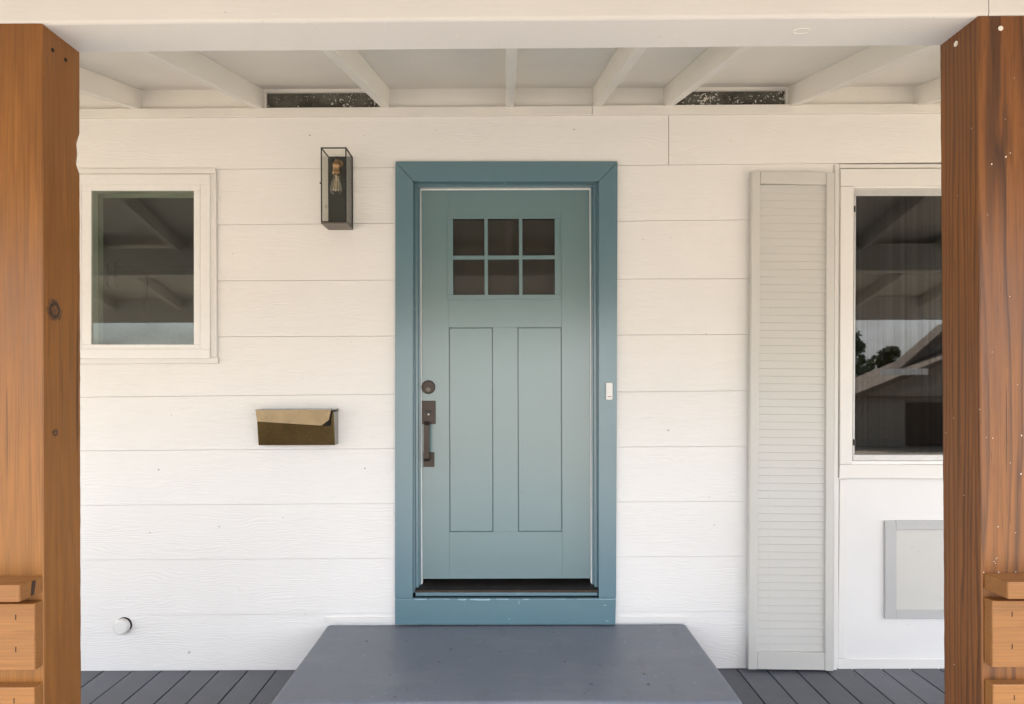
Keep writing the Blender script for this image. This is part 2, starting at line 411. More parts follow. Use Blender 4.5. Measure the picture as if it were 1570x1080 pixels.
# ------------------------------------------------------------------ house wall
wall = thing('house_wall', (0, 0, 0), 'white painted house wall of wide horizontal lap siding behind the porch', 'wall')
wall['kind'] = 'thing'
LINES = [(181, 175.5), (263, 253.2), (348, 338.3), (432.5, 428), (518, 513.5), (609.5, 599.5), (691.5, 684.3), (775, 768.5), (858.5, 852.5), (943, 937), (1028, 1024)]
def line_y(i, px): a, b = LINES[i]; return a + (b - a) * (px - 125) / (1150 - 125.0)
def board(i, spans, name='siding_board'):
    mb = MB()
    for (xa, xb, *ov) in spans:
        top = ov[0] if ov else None; bot = ov[1] if len(ov) > 1 else None
        pts = []; yf = []
        for px, s in ((xa, 0), (xb, 0), (xb, 1), (xa, 1)):
            lt, lb = line_y(i, px), line_y(i + 1, px)
            py = (lt if s == 0 else lb)
            if s == 0 and top: py = top
            if s == 1 and bot: py = bot
            tt = (py - lt) / (lb - lt)
            x, z = P(px, py, 0)
            if s == 1 and not bot: z += 0.0017
            pts.append((x, z)); yf.append(-0.008 - 0.002 * tt)
        mb.prism(pts, yf, 0.02)
    return mb.build(name, 'siding', wall)
DL, DR = 620, 934
board(0, [(-900, 1024)]); board(0, [(1024.9, 2300)])
for i in (1, 2, 3):
    board(i, [(-900, 108)]); board(i, [(328, DL)])
board(4, [(-900, 108), (108, 328, 552), (328, DL)])
for i in range(5, 9): board(i, [(-900, DL)])
board(9, [(-900, DL)])
for i in range(1, 10): board(i, [(DR, 1284)])
board(9, [(DL + 1, DR - 1, 957)])
# top of door head to first line
board(1, [(DL, DR, None, 262)])
# sheathing behind the boards, with the openings left out
mb = MB()
def sheath(xa, xb, ya, yb):
    xs0 = P(xa, 600, 0)[0]; xs1 = P(xb, 600, 0)[0]
    mb.box(xs0, xs1, 0.0205, 0.13, P(777, yb, 0)[1], P(777, ya, 0)[1])
sheath(-900, 112, 100, 1060); sheath(112, 326, 100, 266); sheath(112, 326, 550, 1060); sheath(326, 622, 100, 1060)
sheath(622, 932, 100, 264); sheath(622, 932, 930, 1060); sheath(932, 1298, 100, 1060)
sheath(1298, 1700, 100, 266); sheath(1298, 1700, 730, 1060); sheath(1700, 2300, 100, 1060)
mb.build('sheathing', 'grey_panel', wall)  # grey tone carries the shade in the gaps between boards
# frieze board in two lengths
MB().px([(-900, 173), (908, 162.5), (908, 176.2), (-900, 187)], -0.026, 0.0).build('frieze_board', 'roof_paint', wall, 0.002)
MB().px([(908.6, 161.8), (2300, 154), (2300, 168), (908.6, 176.0)], -0.028, 0.0).build('frieze_board', 'roof_paint', wall, 0.002)
# trim strips at the step
MB().px([(499, 948), (608, 947.5), (608, 956), (499, 956)], -0.020, 0.0).build('caulk_strip', 'white_trim', wall, 0.003)
MB().px([(942, 947), (1053, 947), (1053, 956), (942, 956)], -0.020, 0.0).build('caulk_strip', 'white_trim', wall, 0.003)
# flat painted panel section under the big window
mb = MB()
mb.px([(1284, 254), (1300, 254), (1300, 1027), (1284, 1027)], -0.003, 0.02)
mb.px([(1300, 729), (1700, 729), (1700, 1027), (1300, 1027)], -0.003, 0.02)
mb.px([(1300, 254), (1700, 254), (1700, 268), (1300, 268)], -0.003, 0.02)
mb.px([(1700, 254), (2300, 254), (2300, 1027), (1700, 1027)], -0.003, 0.02)
mb.build('panel_sheet', 'panel_paint', wall)
MB().px([(1280.5, 252), (1287.5, 252), (1283.5, 1029), (1277.5, 1029)], -0.024, -0.0035).build('trim_board', 'white_trim', wall, 0.002)
MB().px([(1287.9, 252), (2300, 250), (2300, 256.5), (1287.9, 258)], -0.016, -0.0035).build('trim_board', 'white_trim', wall, 0.002)
MB().px([(1288, 735.5), (1299, 735.5), (1297, 1010), (1285, 1010)], -0.012, -0.0035).build('trim_board', 'white_trim', wall, 0.002)
MB().px([(1285, 1010.6), (2300, 1012), (2300, 1029), (1285, 1027)], -0.012, -0.0035).build('base_board', 'white_trim', wall, 0.002)
# nail heads / stains that can be seen
mb = MB()
for (a, b_) in ((476, 209), (241 + 4, 720), (800, 690), (1020, 1013), (560, 718), (1250, 730), (880, 200)):
    if 600 < a < 950 and b_ > 240: continue
    x, z = P(a, b_, 0); mb.lathe([(0.0001, 0.0005), (0.0028, 0.0005), (0.0028, -0.004)], (x, -0.012, z), 'y', 8)
tag(mb.build('nail_head', 'bronze', wall), kind='stuff')

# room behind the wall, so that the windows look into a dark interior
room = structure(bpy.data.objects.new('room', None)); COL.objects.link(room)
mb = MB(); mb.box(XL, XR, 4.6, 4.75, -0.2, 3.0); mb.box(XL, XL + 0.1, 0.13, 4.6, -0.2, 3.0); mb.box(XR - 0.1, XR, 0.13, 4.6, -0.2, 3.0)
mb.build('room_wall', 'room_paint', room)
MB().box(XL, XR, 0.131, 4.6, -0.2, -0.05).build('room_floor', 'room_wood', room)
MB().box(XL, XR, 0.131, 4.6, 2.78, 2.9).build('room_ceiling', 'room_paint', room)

# ------------------------------------------------------------------ porch roof: rafters, deck, blocking, fascia
SL = 0.229
roof = thing('porch_roof', (0, 0, 2.95), 'white painted open rafter porch roof sloping down from the wall', 'roof')
zb = lambda px: P(px, 168 - 0.0045 * (px - 125) , 0)[1] - 0.003     # underside of rafters at the wall
RT = 0.104
EAVE = -3.10  # overhang past the beam is unseen, its reach set for light and reflections
def rafter_mesh(w):
    pts = [(0.10, 0.0), (EAVE, 0.0)]
    def z(y): return SL * y
    vs = []
    for x in (-w / 2, w / 2):
        vs += [(x, 0.10, z(0.10)), (x, EAVE, z(EAVE)), (x, EAVE, z(EAVE) + RT), (x, 0.10, z(0.10) + RT)]
    return MB().poly(vs, [(0, 1, 2, 3), (7, 6, 5, 4), (0, 4, 5, 1), (1, 5, 6, 2), (2, 6, 7, 3), (3, 7, 4, 0)])
RX = [-735, -545, -355, -165, 24, 210.5, 398.5, 591.5, 781.5, 915, 1024, 1214.5, 1408.5, 1600, 1790, 1980, 2170]
raf0 = None; rx_world = []
for px in RX:
    x, _ = P(px, 162, 0); rx_world.append((px, x, zb(px)))
    if raf0 is None:
        raf0 = r_ = rafter_mesh(0.041).build('rafter', 'roof_paint', None, 0.002); r_.parent = roof
    else:
        r_ = raf0.copy(); COL.objects.link(r_); r_.parent = roof
    r_.location = (x, 0, zb(px) - 2.95)
for (pa, xa, za), (pb, xb, zb_) in zip(rx_world, rx_world[1:]):
    x0_, x1_ = xa + 0.0205, xb - 0.0205
    za0, zb0 = za, zb_
    if pa == 398.5 or pa == 1024:
        # vented bay: thin frame round an opening closed by painted-over insect screen
        fr = MB(); t_ = 0.012
        y0_, y1_ = 0.004, 0.03
        def q(x0q, x1q, b0, b1):
            f_ = lambda x: za0 + (zb0 - za0) * (x - x0_) / (x1_ - x0_)
            fr.prism([(x0q, f_(x0q) + b1), (x1q, f_(x1q) + b1), (x1q, f_(x1q) + b0), (x0q, f_(x0q) + b0)], y0_, y1_)
        q(x0_, x1_, -0.01, 0.006); q(x0_, x1_, RT - 0.014, RT + 0.01)
        q(x0_, x0_ + 0.010, 0.0061, RT - 0.0141); q(x1_ - 0.010, x1_, 0.0061, RT - 0.0141)
        fr.build('vent_frame', 'roof_paint', roof, 0.001)
        vsn = MB().prism([(x0_, za + RT), (x1_, zb_ + RT), (x1_, zb_), (x0_, za)], 0.020, 0.026).build('vent_screen', 'vent_screen', roof)
        vsn['label'] = 'black insect screen spotted with white paint'
    else:
        MB().prism([(x0_, za + RT + 0.01), (x1_, zb_ + RT + 0.01), (x1_, zb_ - 0.01), (x0_, za - 0.01)], 0.006 + random.uniform(0, 0.004), 0.04).build('blocking', 'roof_paint', roof)
# roof boarding on top of the rafters, following the same slight fall to one side
zl, zr = zb(-900), zb(2300)
def roofslab(y0, y1, t0, t1, name, mat):
    vs = []
    for t in (t0, t1):
        vs += [(XL, y0, zl + SL * y0 + RT + t), (XR, y0, zr + SL * y0 + RT + t), (XR, y1, zr + SL * y1 + RT + t), (XL, y1, zl + SL * y1 + RT + t)]
    return MB().poly(vs, [(0, 1, 2, 3), (7, 6, 5, 4), (0, 4, 5, 1), (1, 5, 6, 2), (2, 6, 7, 3), (3, 7, 4, 0)]).build(name, mat, roof)
NB = 3
for k in range(NB):
    ya, yb_ = EAVE - 0.05 + k * (0.12 - EAVE + 0.05) / NB, EAVE - 0.05 + (k + 1) * (0.12 - EAVE + 0.05) / NB - 0.002
    roofslab(ya, yb_, 0.0005, 0.016, 'roof_sheet', 'roof_paint')
roofslab(EAVE - 0.08, 5.0, 0.0165, 0.045, 'roofing', 'roofing')
vs = []
f0 = lambda z: z + SL * EAVE
MB().poly([(XL, EAVE - 0.022, f0(zl) - 0.13), (XR, EAVE - 0.022, f0(zr) - 0.13), (XR, EAVE - 0.022, f0(zr) + RT + 0.002), (XL, EAVE - 0.022, f0(zl) + RT + 0.002),
           (XL, EAVE - 0.002, f0(zl) - 0.13), (XR, EAVE - 0.002, f0(zr) - 0.13), (XR, EAVE - 0.002, f0(zr) + RT - 0.004), (XL, EAVE - 0.002, f0(zl) + RT - 0.004)],
          [(0, 1, 2, 3), (7, 6, 5, 4), (0, 4, 5, 1), (1, 5, 6, 2), (2, 6, 7, 3), (3, 7, 4, 0)]).build('fascia', 'white_trim', roof)  # unseen, hung low to cut the sky strip reflected in the windows
# back slope of the house roof and side walls close the building
mb = MB(); mb.box(XL - 0.12, XL - 0.001, 0.0, 6, -0.4, 2.9); mb.box(XR + 0.001, XR + 0.12, 0.0, 6, -0.4, 2.9); mb.box(XL, XR, 5.9, 6.0, -0.4, 2.9)
mb.build('side_wall', 'panel_paint', wall)
zt = zl + SL * 5 + RT + 0.045
MB().poly([(XL - 0.1, 5.0, zt), (XR + 0.1, 5.0, zt), (XR + 0.1, 11, zt - 1.4), (XL - 0.1, 11, zt - 1.4),
           (XL - 0.1, 5.0, zt - 0.05), (XR + 0.1, 5.0, zt - 0.05), (XR + 0.1, 11, zt - 1.45), (XL - 0.1, 11, zt - 1.45)],
          [(0, 1, 2, 3), (7, 6, 5, 4), (0, 4, 5, 1), (1, 5, 6, 2), (2, 6, 7, 3), (3, 7, 4, 0)]).build('roofing', 'roofing', roof)

# ------------------------------------------------------------------ porch beam, posts, railings
YB0, YB1 = -1.92, -1.78
bl = P(63, 36.5, YB0); br = P(1500, 25, YB0)
def beam_z(x): return bl[1] + (br[1] - bl[1]) * (x - bl[0]) / (br[0] - bl[0])
xj = P(1516, 20, YB0)[0]
beam = thing('porch_beam', (0, (YB0 + YB1) / 2, 2.35), 'long white painted beam carried by the two wooden posts', 'beam')
beam['kind'] = 'thing'
for (xa, xb) in ((XL, xj - 0.0012), (xj + 0.0012, XR)):
    k = 40; mb = MB()
    rows = []
    for i in range(k + 1):
        x = xa + (xb - xa) * i / k
        z0_ = beam_z(x) + random.uniform(-0.0007, 0.0007); z1_ = beam_z(x) + 0.21
        c = 0.006
        rows.append([(x, YB0 + c, z0_), (x, YB0 + 0.0015, z0_ + 0.002), (x, YB0, z0_ + c + 0.002), (x, YB0, z1_), (x, YB1, z1_), (x, YB1, z0_ + 0.004), (x, YB1 - 0.004, z0_)])
    n = 7
    mb.poly([p for r in rows for p in r], [(i * n + j, i * n + (j + 1) % n, (i + 1) * n + (j + 1) % n, (i + 1) * n + j) for i in range(k) for j in range(n)] +
            [tuple(range(n)), tuple(k * n + j for j in reversed(range(n)))])
    mb.build('beam_timber', 'beam_paint', beam)
# paint lumps and nail heads under the beam
mb = MB()
for i in range(30):
    px = random.uniform(140, 1430); x = P(px, 55, YB0)[0]; y = random.uniform(YB0 + 0.008, YB1 - 0.012)
    mb.lathe([(0.0001, -0.0012), (random.uniform(0.001, 0.003), -0.0006), (0.0035, 0.002)], (x, y, beam_z(x)), 'z', 7)
tag(mb.build('paint_lump', 'paint_drop', beam), kind='stuff')
xk = P(1247, 50, YB0)[0]; yk = -1.86
ring = [(xk + 0.021 * math.cos(a), yk + 0.013 * math.sin(a), beam_z(xk) - 0.0005 - 0.006 * 0) for a in [i * 2 * math.pi / 20 for i in range(19)]]
MB().tube(ring, 0.0012, 5).build('filler_patch', 'white_trim', beam)

def post(name, label, edge_top, edge_bot, side, mat, wane=False):
    """rough sawn 6x6 post; its inner face looks at the doorway"""
    xt, zt_ = P(*edge_top, YB0); xb, _ = P(*edge_bot, YB0)
    t = thing(name, (xb + side * 0.07, YB0 + 0.07, 0), label, 'post', 'porch posts carrying the beam')
    mb = MB(); n = 90; Wd = 0.14
    rows = []
    ztop = beam_z(xt)
    for i in range(n + 1):
        z = ztop * i / n
        xi = xb + (xt - xb) * (z / zt_)
        j = lambda a: random.uniform(-a, a)
        wz = 0.0
        if wane:
            z_a, z_b = P(122, 262, YB1)[1], P(122, 210, YB1)[1]
            if z_a < z < z_b:
                s_ = (z - z_a) / (z_b - z_a); wz = 0.0095 * min(1, 4 * min(s_, 1 - s_)) * (0.75 + 0.25 * math.sin(s_ * 9)) + j(0.0008)
        c = 0.0025
        # ring, from inner-front going round
        rows.append([(xi, YB0 + c + j(.0004), z), (xi + side * c, YB0, z), (xi + side * (Wd - c), YB0, z), (xi + side * Wd, YB0 + c, z),
                     (xi + side * Wd, YB1 - c, z), (xi + side * (Wd - c), YB1, z), (xi + side * (c + wz), YB1, z), (xi, YB1 - c - wz * 2.2 + j(.0008), z)])
    k = 8
    mb.poly([p for r in rows for p in r], [(i * k + a, i * k + (a + 1) % k, (i + 1) * k + (a + 1) % k, (i + 1) * k + a) for i in range(n) for a in range(k)] +
            [tuple(range(k)), tuple(n * k + a for a in reversed(range(k)))])
    mb.build('timber', mat, t)
    return t, xt, xb, zt_
pL, xtl, xbl, ztl = post('porch_post', 'reddish wooden porch post with a large dark knot on its inner face', (64.5, 36, ), (66.5, 1000), -1, 'post_wood', True)
pR, xtr, xbr, ztr = post('porch_post', 'dark grained wooden porch post spattered with white paint drops', (1499.5, 24), (1508, 1000), 1, 'grain_wood')
def side_pt(px, py, xp):
    """y, z of the point of the plane x = xp seen at pixel (px, py)"""
    d = xp * F / (px - PX0); return CAM_Y + d, P(px, py, CAM_Y + d)[1]
def knot(px, py, rr, rz, par):
    z_ = CAM_Z + 0.3
    y, z = side_pt(px, py, xbl); x = xbl + (xtl - xbl) * z / ztl
    for (k, h, mname, nm) in ((1.0, 0.0006, 'knot_mid', 'knot_ring'), (0.72, 0.0012, 'knot_dark', 'knot'), (0.45, 0.0016, 'knot_mid', 'knot_heart')):
        mb = MB(); n = 20; vs = []
        for i in range(n):
            a = 2 * math.pi * i / n; w = 1 + random.uniform(-.12, .12)
            yy, zz = rr * k * w * math.cos(a), rz * k * w * math.sin(a)
            vs.append((x + h, y + yy * 0.9 - zz * 0.35, z + zz + yy * 0.3))
        vs2 = [(x - 0.003, p[1] , p[2]) for p in vs]
        mb.poly(vs + vs2, [tuple(range(n)), tuple(reversed(range(n, 2 * n)))] + [(i, (i + 1) % n, n + (i + 1) % n, n + i) for i in range(n)])
        mb.build(nm, mname, par)
knot(83, 476, 0.027, 0.026, pL); knot(83.5, 664, 0.011, 0.009, pL)
for (a, b_) in ((82, 77), (102, 92)):
    y, z = side_pt(a, b_, xtl)
    mb = MB(); mb.tube([(xtl - 0.01, y, z), (xtl + 0.0012, y, z)], 0.0048, 10); mb.build('screw_hole', 'black_hole', pL)
y, z = side_pt(1467.5, 67.5, xtr)
MB().tube([(xtr + 0.01, y, z), (xtr - 0.0015, y, z)], 0.0068, 12).build('screw_plug', 'paint_drop', pR)
x, z = P(1534, 44, YB0); MB().tube([(x, YB0 + 0.01, z), (x, YB0 - 0.0015, z)], 0.0058, 12).build('screw_plug', 'paint_drop', pR)
mb = MB()
def drop(x, y, z, r, nrm):
    n = 7; a0 = random.random() * 6
    ring = []
    r *= 0.72
    for k in range(n):
        rr = r * random.uniform(0.6, 1.25); a = a0 + 2 * math.pi * k / n; u, w = rr * math.cos(a) * 0.85, rr * math.sin(a)
        ring.append((x + u, y - 0.0004, z + w) if nrm == 'y' else (x - 0.0004, y + u, z + w))
    tip = (x, y - 0.0016, z) if nrm == 'y' else (x - 0.0016, y, z)
    mb.poly(ring + [tip], [(k, (k + 1) % n, n) for k in range(n)])
for (a, b_, r) in ((1520, 252, .0035), (1542, 241, .0036), (1549, 235, .002), (1512, 671, .0016), (1522, 672, .0018), (1566, 668, .0026), (1565, 727, .0024), (1549, 710, .0014),
                   (1530, 808, .002), (1557, 817, .0016), (1508, 878, .0022), (1531, 878, .0026), (1557, 877, .0022), (1524, 861, .0015), (1527, 857, .0014), (1526, 864, .0013), (1529, 855, .0012), (1541, 183, .0014), (1555, 120, .0012), (1514, 330, .0012), (1548, 455, .0015), (1521, 540, .0014), (1560, 590, .0016)):
    x, z = P(a, b_, YB0); drop(x, YB0, z, r, 'y')
for (a, b_, r) in ((1462, 641, .0018), (1450, 664, .0018), (1502, 628, .0022), (1491, 197, .0014), (1462, 1019, .002), (1470, 300, .0012), (1478, 760, .0014)):
    xx = xbr + (xtr - xbr) * 0.5; 
    for _ in range(3):
        y, z = side_pt(a, b_, xx); xx = xbr + (xtr - xbr) * z / ztr
    drop(xx, y, z, r, 'x')
tag(mb.build('paint_drop', 'paint_drop', pR), kind='stuff')

def railing(label, side, xe):
    """xe: x of the end flush with the post's inner face"""
    t = thing('porch_railing', (xe, -1.94, 0), label, 'railing', 'wooden railings at the porch edge')
    far = xe + side * 1.45
    x0_, x1_ = (min(xe, far), max(xe, far))
    zc = 1.05
    MB().box(x0_, x1_, -1.996, -1.9205, zc - 0.039, zc).build('rail_cap', 'rail_wood', t, 0.003)
    z = 0.992; first = None
    for k in range(5):
        o = MB().box(x0_, x1_, -1.948, -1.9205, z - 0.155, z).build('rail_board', 'rail_wood', t, 0.0025); z -= 0.194
        o.location.x += -side * (-0.001 * k)
        for zz in (z + 0.194 - 0.025, z + 0.194 - 0.10):
            xs_ = xe + side * 0.045 * (1.0 + 0.1 * k)
            if k < 2: MB().box(xs_, xs_ + 0.002, -1.9484, -1.947, zz - 0.012, zz).build('staple', 'black_hole', o)
    return t
rl = railing('wooden porch railing attached to the post with the large knot', -1, xbl - 0.0005)
rr_ = railing('wooden porch railing attached to the paint spattered post', 1, xbr + 0.0005)
mb = MB(); 
yk, zk = -1.955, 1.032
mb.poly([(xbl + 0.0006, yk - 0.006, zk - 0.018), (xbl + 0.0006, yk + 0.004, zk - 0.017), (xbl + 0.0006, yk + 0.010, zk + 0.014), (xbl + 0.0006, yk - 0.002, zk + 0.016),
         (xbl - 0.004, yk - 0.006, zk - 0.018), (xbl - 0.004, yk + 0.004, zk - 0.017), (xbl - 0.004, yk + 0.010, zk + 0.014), (xbl - 0.004, yk - 0.002, zk + 0.016)],
        [(0, 1, 2, 3), (7, 6, 5, 4), (0, 4, 5, 1), (1, 5, 6, 2), (2, 6, 7, 3), (3, 7, 4, 0)])
mb.build('knot', 'knot_dark', rl)

# ------------------------------------------------------------------ step
step = thing('porch_step', (0, -0.45, 0), 'blue grey painted wooden step below the front door', 'step')
xa, zs = P(503, 955.5, 0); xb, _ = P(1050.5, 955.5, 0)
zs = 0.2405
SF = -0.868
mb = MB(); mb.box(xa, xb, SF, -0.013, 0.006, zs)
mb.build('step_block', 'step', step, 0.019, False, 4)
for p in step.children[0].data.polygons: p.use_smooth = False

# ------------------------------------------------------------------ door frame
YC = -0.034
df = thing('door_frame', (0.0, 0, 0.24), 'blue green painted casing and jambs surrounding the front door', 'door frame')
df['kind'] = 'thing'
MB().px([(606, 247.5), (947, 247.5), (917.6, 277.6), (634, 277.6)], YC, 0.0).build('head_casing', 'casing_paint', df, 0.0015)
MB().px([(606, 248.6), (633.4, 278), (632.5, 917.3), (605.5, 917.3)], YC, 0.0).build('side_casing', 'casing_paint', df, 0.0015)
MB().px([(947, 248.6), (944.7, 917.3), (918.2, 917.3), (918.2, 278)], YC, 0.0).build('side_casing', 'casing_paint', df, 0.0015)
MB().px([(605.5, 918.4), (944.6, 918.4), (943.5, 958.5), (605.5, 958.5)], -0.046, -0.0125).build('sill_board', 'casing_paint', df, 0.003)
mb = MB()
for (a, b_, h_) in ((634, 655, 1.6), (657, 690, 1.2), (701, 716, 2.2), (720, 752, 2.6), (760, 781, 1.4), (800, 812, 1.2), (850, 868, 1.0), (884, 944, 1.3)):
    mb.px([(a, 918.5), (b_, 918.4), (b_ - 2, 918.4 + h_), ((a + b_) / 2, 918.6 + h_ * random.uniform(.4, 1.1)), (a + 1.5, 918.4 + h_ * .7)], -0.0466, -0.0455)
for (a, b_) in ((925, 928), (928, 952)): mb.px([(a, b_), (a + 5, b_ - .3), (a + 5, b_ + .8), (a, b_ + .9)], -0.0466, -0.0455)
tag(mb.build('worn_paint', 'worn_blue', df), kind='stuff')
YD = 0.045                                       # door face
def jamb(side):
    xo = 633.4 if side < 0 else 918.2
    s = -side
    # stepped jamb: flat reveal, groove, stop
    x0_, _ = P(xo, 600, YC)
    mb = MB()
    zt_ = P(777, 277.6, YC)[1]; zb_ = P(777, 912, YC)[1]
    x = x0_ - s * 0.02
    mb.box(min(x, x0_ + s * 0.004), max(x, x0_ + s * 0.004), 0.0005, YD + 0.06, zb_, zt_ + 0.02)
    o = mb.build('jamb', 'casing_paint', df, 0.001)
    mb = MB(); a, b_ = x0_ + s * 0.0045, x0_ + s * 0.020
    mb.box(min(a, b_), max(a, b_), 0.012, YD + 0.05, zb_ + 0.01, zt_ - 0.004); mb.build('jamb', 'casing_paint', df, 0.0015)
    a, b_ = x0_ + s * 0.0205, x0_ + s * 0.030
    mb = MB(); mb.box(min(a, b_), max(a, b_), YD - 0.012, YD + 0.05, zb_ + 0.02, zt_ - 0.012); mb.build('weather_strip', 'casing_paint', df)
    a, b_ = x0_ + s * 0.0305, x0_ + s * 0.0352
    mb = MB(); mb.box(min(a, b_), max(a, b_), YD - 0.004, YD + 0.05, zb_ + 0.02, zt_ - 0.022); mb.build('weather_strip', 'pale_strip', df)
    return x0_ + s * 0.0364
dxl, dxr = jamb(-1), jamb(1)
zt_ = P(777, 277.6, YC)[1]
xl_, xr_ = P(633.4, 600, YC)[0], P(918.2, 600, YC)[0]
MB().box(xl_ + 0.005, xr_ - 0.005, 0.012, YD + 0.05, zt_ - 0.0045, zt_ + 0.02).build('jamb_head', 'casing_paint', df, 0.001)
MB().box(xl_ + 0.0205, xr_ - 0.0205, YD - 0.03, YD + 0.05, zt_ - 0.018, zt_ - 0.005).build('jamb_head', 'casing_paint', df, 0.001)
MB().box(xl_ + 0.0305, xr_ - 0.0305, YD - 0.006, YD + 0.05, zt_ - 0.026, zt_ - 0.0185).build('weather_strip', 'pale_strip', df)
# threshold
zd0 = P(777, 887.5, YD)[1]                       # bottom of the door leaf
z_s1 = P(777, 909, YC)[1]
mb = MB()
zA, zB, zC = P(777, 888.5, YD)[1] - 0.004, P(777, 905, -0.01)[1], P(777, 908.5, -0.012)[1]
mb.poly([(xl_ + 0.004, YD + 0.05, zA), (xr_ - 0.004, YD + 0.05, zA), (xr_ - 0.004, -0.012, zB), (xl_ + 0.004, -0.012, zB),
         (xl_ + 0.004, YD + 0.05, zC - 0.03), (xr_ - 0.004, YD + 0.05, zC - 0.03), (xr_ - 0.004, -0.012, zC), (xl_ + 0.004, -0.012, zC)],
        [(0, 1, 2, 3), (7, 6, 5, 4), (0, 4, 5, 1), (1, 5, 6, 2), (2, 6, 7, 3), (3, 7, 4, 0)])
mb.build('threshold', 'rubber', df)
MB().box(xl_ + 0.006, xr_ - 0.006, -0.0135, -0.0122, zC, zB + 0.001).build('threshold_edge', 'bare_wood', df)
MB().px([(637, 909), (916, 909), (916, 913.6), (637, 914)], -0.018, 0.03).build('threshold_sill', 'casing_paint', df, 0.001)
MB().px([(634, 914.5), (918, 914.5), (918, 917.8), (634, 917.8)], -0.006, 0.03).build('threshold_gap', 'rubber', df)

# ------------------------------------------------------------------ front door leaf
door = thing('front_door', ((dxl + dxr) / 2, YD, zd0), 'closed blue green front door with six small panes above two tall panels', 'door')
door['kind'] = 'thing'
zdt = P(777, 291.5, YD)[1]
def pz(py): return P(777, py, YD)[1]
def pxx(px): return P(px, 600, YD)[0]
YDB = YD + 0.044
pL0, pL1, pR0, pR1 = pxx(688.5), pxx(756), pxx(793.5), pxx(861.5)
zP1, zP0 = pz(502), pz(816)
zG1, zG0 = pz(334), pz(456)
gx0, gx1 = pxx(690), pxx(856)
mb = MB(); mb.box(dxl, pL0, YD, YDB, zd0, zdt); mb.build('stile', 'door_paint', door, 0.0007)
mb = MB(); mb.box(pR1, dxr, YD, YDB, zd0, zdt); mb.build('stile', 'door_paint', door, 0.0007)
E_ = 0.0002
MB().box(pL0 + E_, pR1 - E_, YD, YDB, zd0, zP0).build('door_rail', 'door_paint', door, 0.0007)
MB().box(pL0 + E_, pR1 - E_, YD, YDB, zP1, zG0).build('door_rail', 'door_paint', door, 0.0007)
MB().box(pL0 + E_, pR1 - E_, YD, YDB, zG1, zdt).build('door_rail', 'door_paint', door, 0.0007)
MB().box(pL1, pR0, YD, YDB, zP0 + E_, zP1 - E_).build('mullion', 'door_paint', door, 0.0007)
for a, b_ in ((pL0, pL1), (pR0, pR1)):
    MB().box(a + 0.0035, b_ - 0.0035, YD + 0.0035, YDB - 0.01, zP0 + 0.0035, zP1 - 0.0035).build('door_panel', 'door_paint', door, 0.003)
    MB().box(a - 0.002, b_ + 0.002, YD + 0.014, YDB - 0.002, zP0 - 0.002, zP1 + 0.002).build('panel_groove', 'casing_paint', door)
# glazed light: surround, muntins, panes
MB().box(pL0 + E_, gx0, YD, YDB, zG0 + E_, zG1 - E_).build('mullion', 'door_paint', door, 0.001)
MB().box(gx1, pR1 - E_, YD, YDB, zG0 + E_, zG1 - E_).build('mullion', 'door_paint', door, 0.001)
lt = MB().box(pxx(687), pxx(859), YD - 0.005, YD - 0.0002, pz(459.5), pz(452.3)).box(pxx(687), pxx(859), YD - 0.005, YD - 0.0002, pz(336), pz(331.5)) \
    .box(pxx(687), pxx(695.5), YD - 0.005, YD - 0.0002, pz(452.1), pz(336.2)).box(pxx(851), pxx(859), YD - 0.005, YD - 0.0002, pz(452.1), pz(336.2)).build('window_surround', 'door_paint', door, 0.0015)
cols = [(697, 743), (749, 796), (802, 850)]; rows = [(338, 391), (399, 451)]
for (a, b_) in ((743.3, 748.7), (796.3, 801.7)):
    MB().box(pxx(a), pxx(b_), YD - 0.0035, YD + 0.012, pz(452.5), pz(335.5)).build('muntin', 'door_paint', lt, 0.002)
MB().box(pxx(695.5), pxx(851), YD - 0.0025, YD + 0.010, pz(398), pz(392)).build('muntin', 'door_paint', lt, 0.002)
for (a, b_) in cols:
    for (c, d) in rows:
        MB().box(pxx(a - 2.8), pxx(b_ + 2.8), YD + 0.0135, YD + 0.017, pz(d + 3), pz(c - 3)).build('pane', 'door_glass', lt)
# dark sheet added in place of the unlit room behind the panes
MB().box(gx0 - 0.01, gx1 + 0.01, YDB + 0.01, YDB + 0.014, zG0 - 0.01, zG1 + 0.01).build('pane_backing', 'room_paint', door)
# hardware
dx, dz = pxx(657), pz(593.5)
db = MB().lathe([(0.036, 0.0), (0.036, 0.010), (0.0335, 0.0145), (0.030, 0.0155), (0.0001, 0.0155)], (dx, YD, dz), 'y', 36).build('deadbolt', 'bronze', door)
MB().lathe([(0.0115, 0.0), (0.0115, 0.003), (0.009, 0.0036), (0.0001, 0.0036)], (dx, YD - 0.0155, dz - 0.012), 'y', 20).build('key_cylinder', 'lantern_bronze', db)
MB().box(dx - 0.0012, dx + 0.0012, YD - 0.0198, YD - 0.0185, dz - 0.018, dz - 0.006).build('keyhole', 'black_hole', db)
MB().box(dx - 0.010, dx + 0.010, YD - 0.0161, YD - 0.0155, dz + 0.004, dz + 0.007).build('engraved_mark', 'black_metal', db)
hs = MB().box(pxx(647.3), pxx(667.8), YD - 0.012, YD - 0.0003, pz(650), pz(614.5)).build('handle_plate', 'bronze', door, 0.002)
MB().box(pxx(652), pxx(662), YD - 0.026, YD - 0.0122, pz(632), pz(629.5)).build('thumb_latch', 'black_metal', hs, 0.001)
MB().lathe([(0.005, 0), (0.004, 0.004), (0.0001, 0.0055)], (pxx(657.3), YD - 0.0122, pz(635)), 'y', 12).build('latch_highlight', 'white_plastic', hs)  # white dot painted as the highlight below the thumb latch
h2 = MB().box(pxx(649), pxx(665.6), YD - 0.012, YD - 0.0003, pz(715.5), pz(693.5)).build('handle_plate', 'bronze', door, 0.002)
